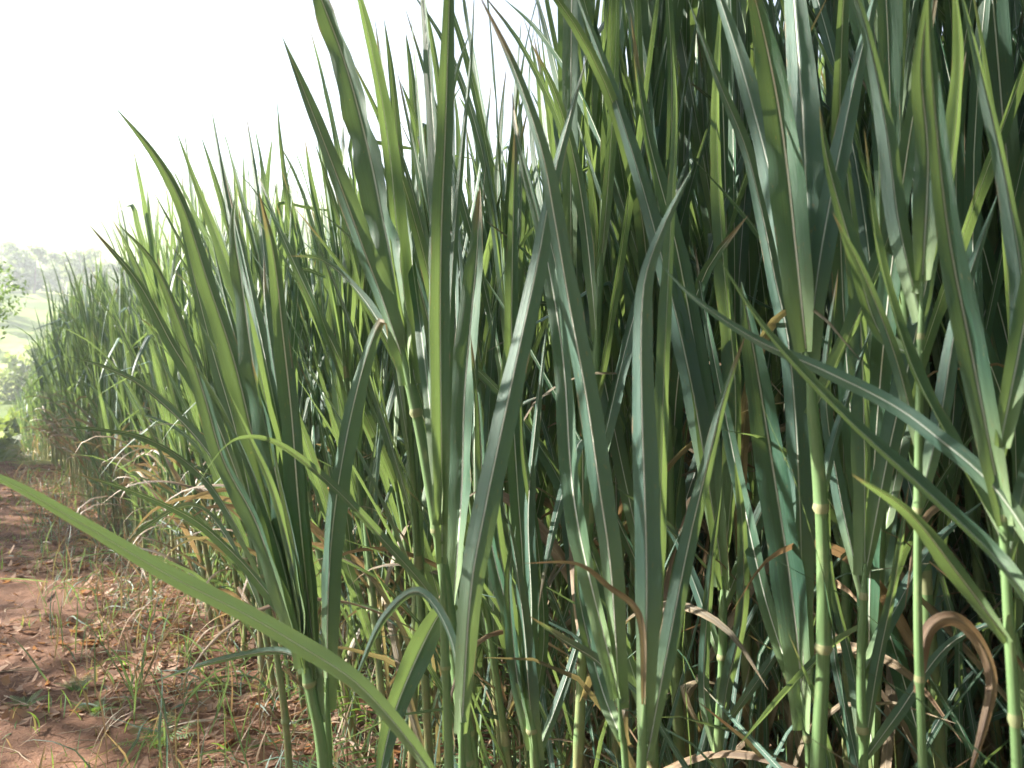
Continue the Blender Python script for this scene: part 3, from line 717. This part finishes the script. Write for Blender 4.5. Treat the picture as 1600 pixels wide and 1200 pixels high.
rows = []
for k, (tt, ww) in enumerate([(-1, .25), (-.3, 1), (.4, .9), (1, .08)]):
    mid = c + t * (tt * ln)[:, None] + curl * (tt * tt)
    rows += [mid - b * (ww * wd)[:, None], mid + b * (ww * wd)[:, None]]
V = np.stack(rows, 1).reshape(-1, 3)
base = (np.arange(n) * 8)[:, None]
f = np.concatenate([base + np.array([0, 1, 3, 2]) + 2 * k for k in range(3)])
d = np.zeros((len(V), 3)); d[:, 0] = np.repeat(g.random(n), 8)
mb = MB(); mb.add(V, f, np.zeros((len(V), 2)), d)
o_ = mb.build('leaf_litter', M_litter); tag(o_, 'brown and tan dead leaf litter over the path and under the canes', 'leaf litter', kind='stuff')
mb = MB()
for _ in range(420):
    x, y = field_xy(.2 + 12 * g.random() ** 1.5, -2.2 + 3.0 * g.random()); a = g.random() * 6.28; L = .05 + .22 * g.random()
    if math.hypot(x, y) < 1: continue
    pts = []
    for k in range(4):
        q = np.array([x + math.cos(a) * L * k / 3, y + math.sin(a) * L * k / 3, 0]) + np.append(g.normal(size=2) * .008, 0)
        q[2] = float(height(q[0], q[1])) + .008 + .02 * g.random(); pts.append(q)
    C, _l = spline(pts, 8); mb.add(*tube_geo(C, np.linspace(.0022, .0008, 8), 4, float(g.random())))
o_ = mb.build('twigs', M_twig); tag(o_, 'thin pale dry straws and twigs scattered on the soil', 'twigs', kind='stuff')

# small feathery weeds
def weed(x, y, label, nf, L, seed, z0=0.0):
    g = np.random.default_rng(seed); z = float(height(x, y)) + z0; root = empty('feathery_weed', (x, y, z))
    for k in range(nf):
        mb = MB(); a = k * 2.4 + g.random(); ang = .5 + .5 * g.random(); pts = [np.zeros(3)]
        for q in range(5):
            an = ang + .16 * q; pts.append(pts[-1] + np.array([math.cos(a) * math.sin(an), math.sin(a) * math.sin(an), math.cos(an)]) * L / 5)
        C, Ln = spline(pts, 16); mb.add(*tube_geo(C, np.linspace(.0016, .0005, 16), 4))
        side = np.array([-math.sin(a), math.cos(a), 0])
        for i in range(2, 16):
            for sg in (-1, 1):
                l = L * .24 * math.sin(math.pi * (i / 16) ** .8) + .004
                T = nrm(C[min(i + 1, 15)] - C[i - 1]); dv = nrm(side * sg + T * .6)
                cc = C[i] + dv * np.linspace(0, 1, 4)[:, None] * l + np.array([0, 0, -.15]) * (np.linspace(0, 1, 4)[:, None] ** 2) * l
                mb.add(*leaf_geo(cc, np.linspace(0, l, 4), 0.002 + l * .05, T, np.zeros(4), .2, 2, 0, float(g.random()), 0))
        mb.build('frond', M_weed, root)
    tag(root, label, 'weed')
for (px, py, d, lab, nf, L) in [(120, 1040, 3.2, 'small bright feathery weed on the path at lower left', 8, .10),
        (150, 1070, 2.95, 'feathery weed just right of the bright one on the path', 8, .09),
        (245, 1165, 2.65, 'low spreading feathery weed at the bottom of the path edge', 7, .16),
        (40, 1075, 3.05, 'dull green weed tuft nearest the left border', 8, .09)]:
    p = P(px, py, d); weed(p[0], p[1], lab, nf, L, int(px))
for (x, y, lab) in [(-.25, 2.1, 'dark fern like weed in the shade behind the jointed cane'), (-.42, 2.5, 'taller fern like weed catching light left of the jointed cane'), (.0, 2.3, 'fern like weed under the bright central bundle')]:
    weed(x, y, lab, 7, .42, int(abs(x) * 100) + 3, .1)

# ------------------------------------------------------------------ haze over the valley
k = NT('haze_air'); pv = k.n('ShaderNodeVolumePrincipled'); pv.inputs['Density'].default_value = 0.0017
pv.inputs['Color'].default_value = (0.86, 0.91, 1.0, 1); pv.inputs['Anisotropy'].default_value = 0.4
k.l(pv.outputs[0], k.out.inputs['Volume'])
hx, z0, z1 = 910.0, -16.0, 125.0
vs = [(x, y, z) for z in (z0, z1) for x, y in ((-hx, -hx), (hx, -hx), (hx, hx), (-hx, hx))]
fs = [(3, 2, 1, 0), (4, 5, 6, 7), (0, 1, 5, 4), (1, 2, 6, 5), (2, 3, 7, 6), (3, 0, 4, 7)]
me = bpy.data.meshes.new('haze'); me.from_pydata(vs, [], fs); me.materials.append(k.m)
hz = bpy.data.objects.new('haze', me); col.objects.link(hz); tag(hz, 'pale sunlit haze filling the valley', 'haze', kind='stuff')
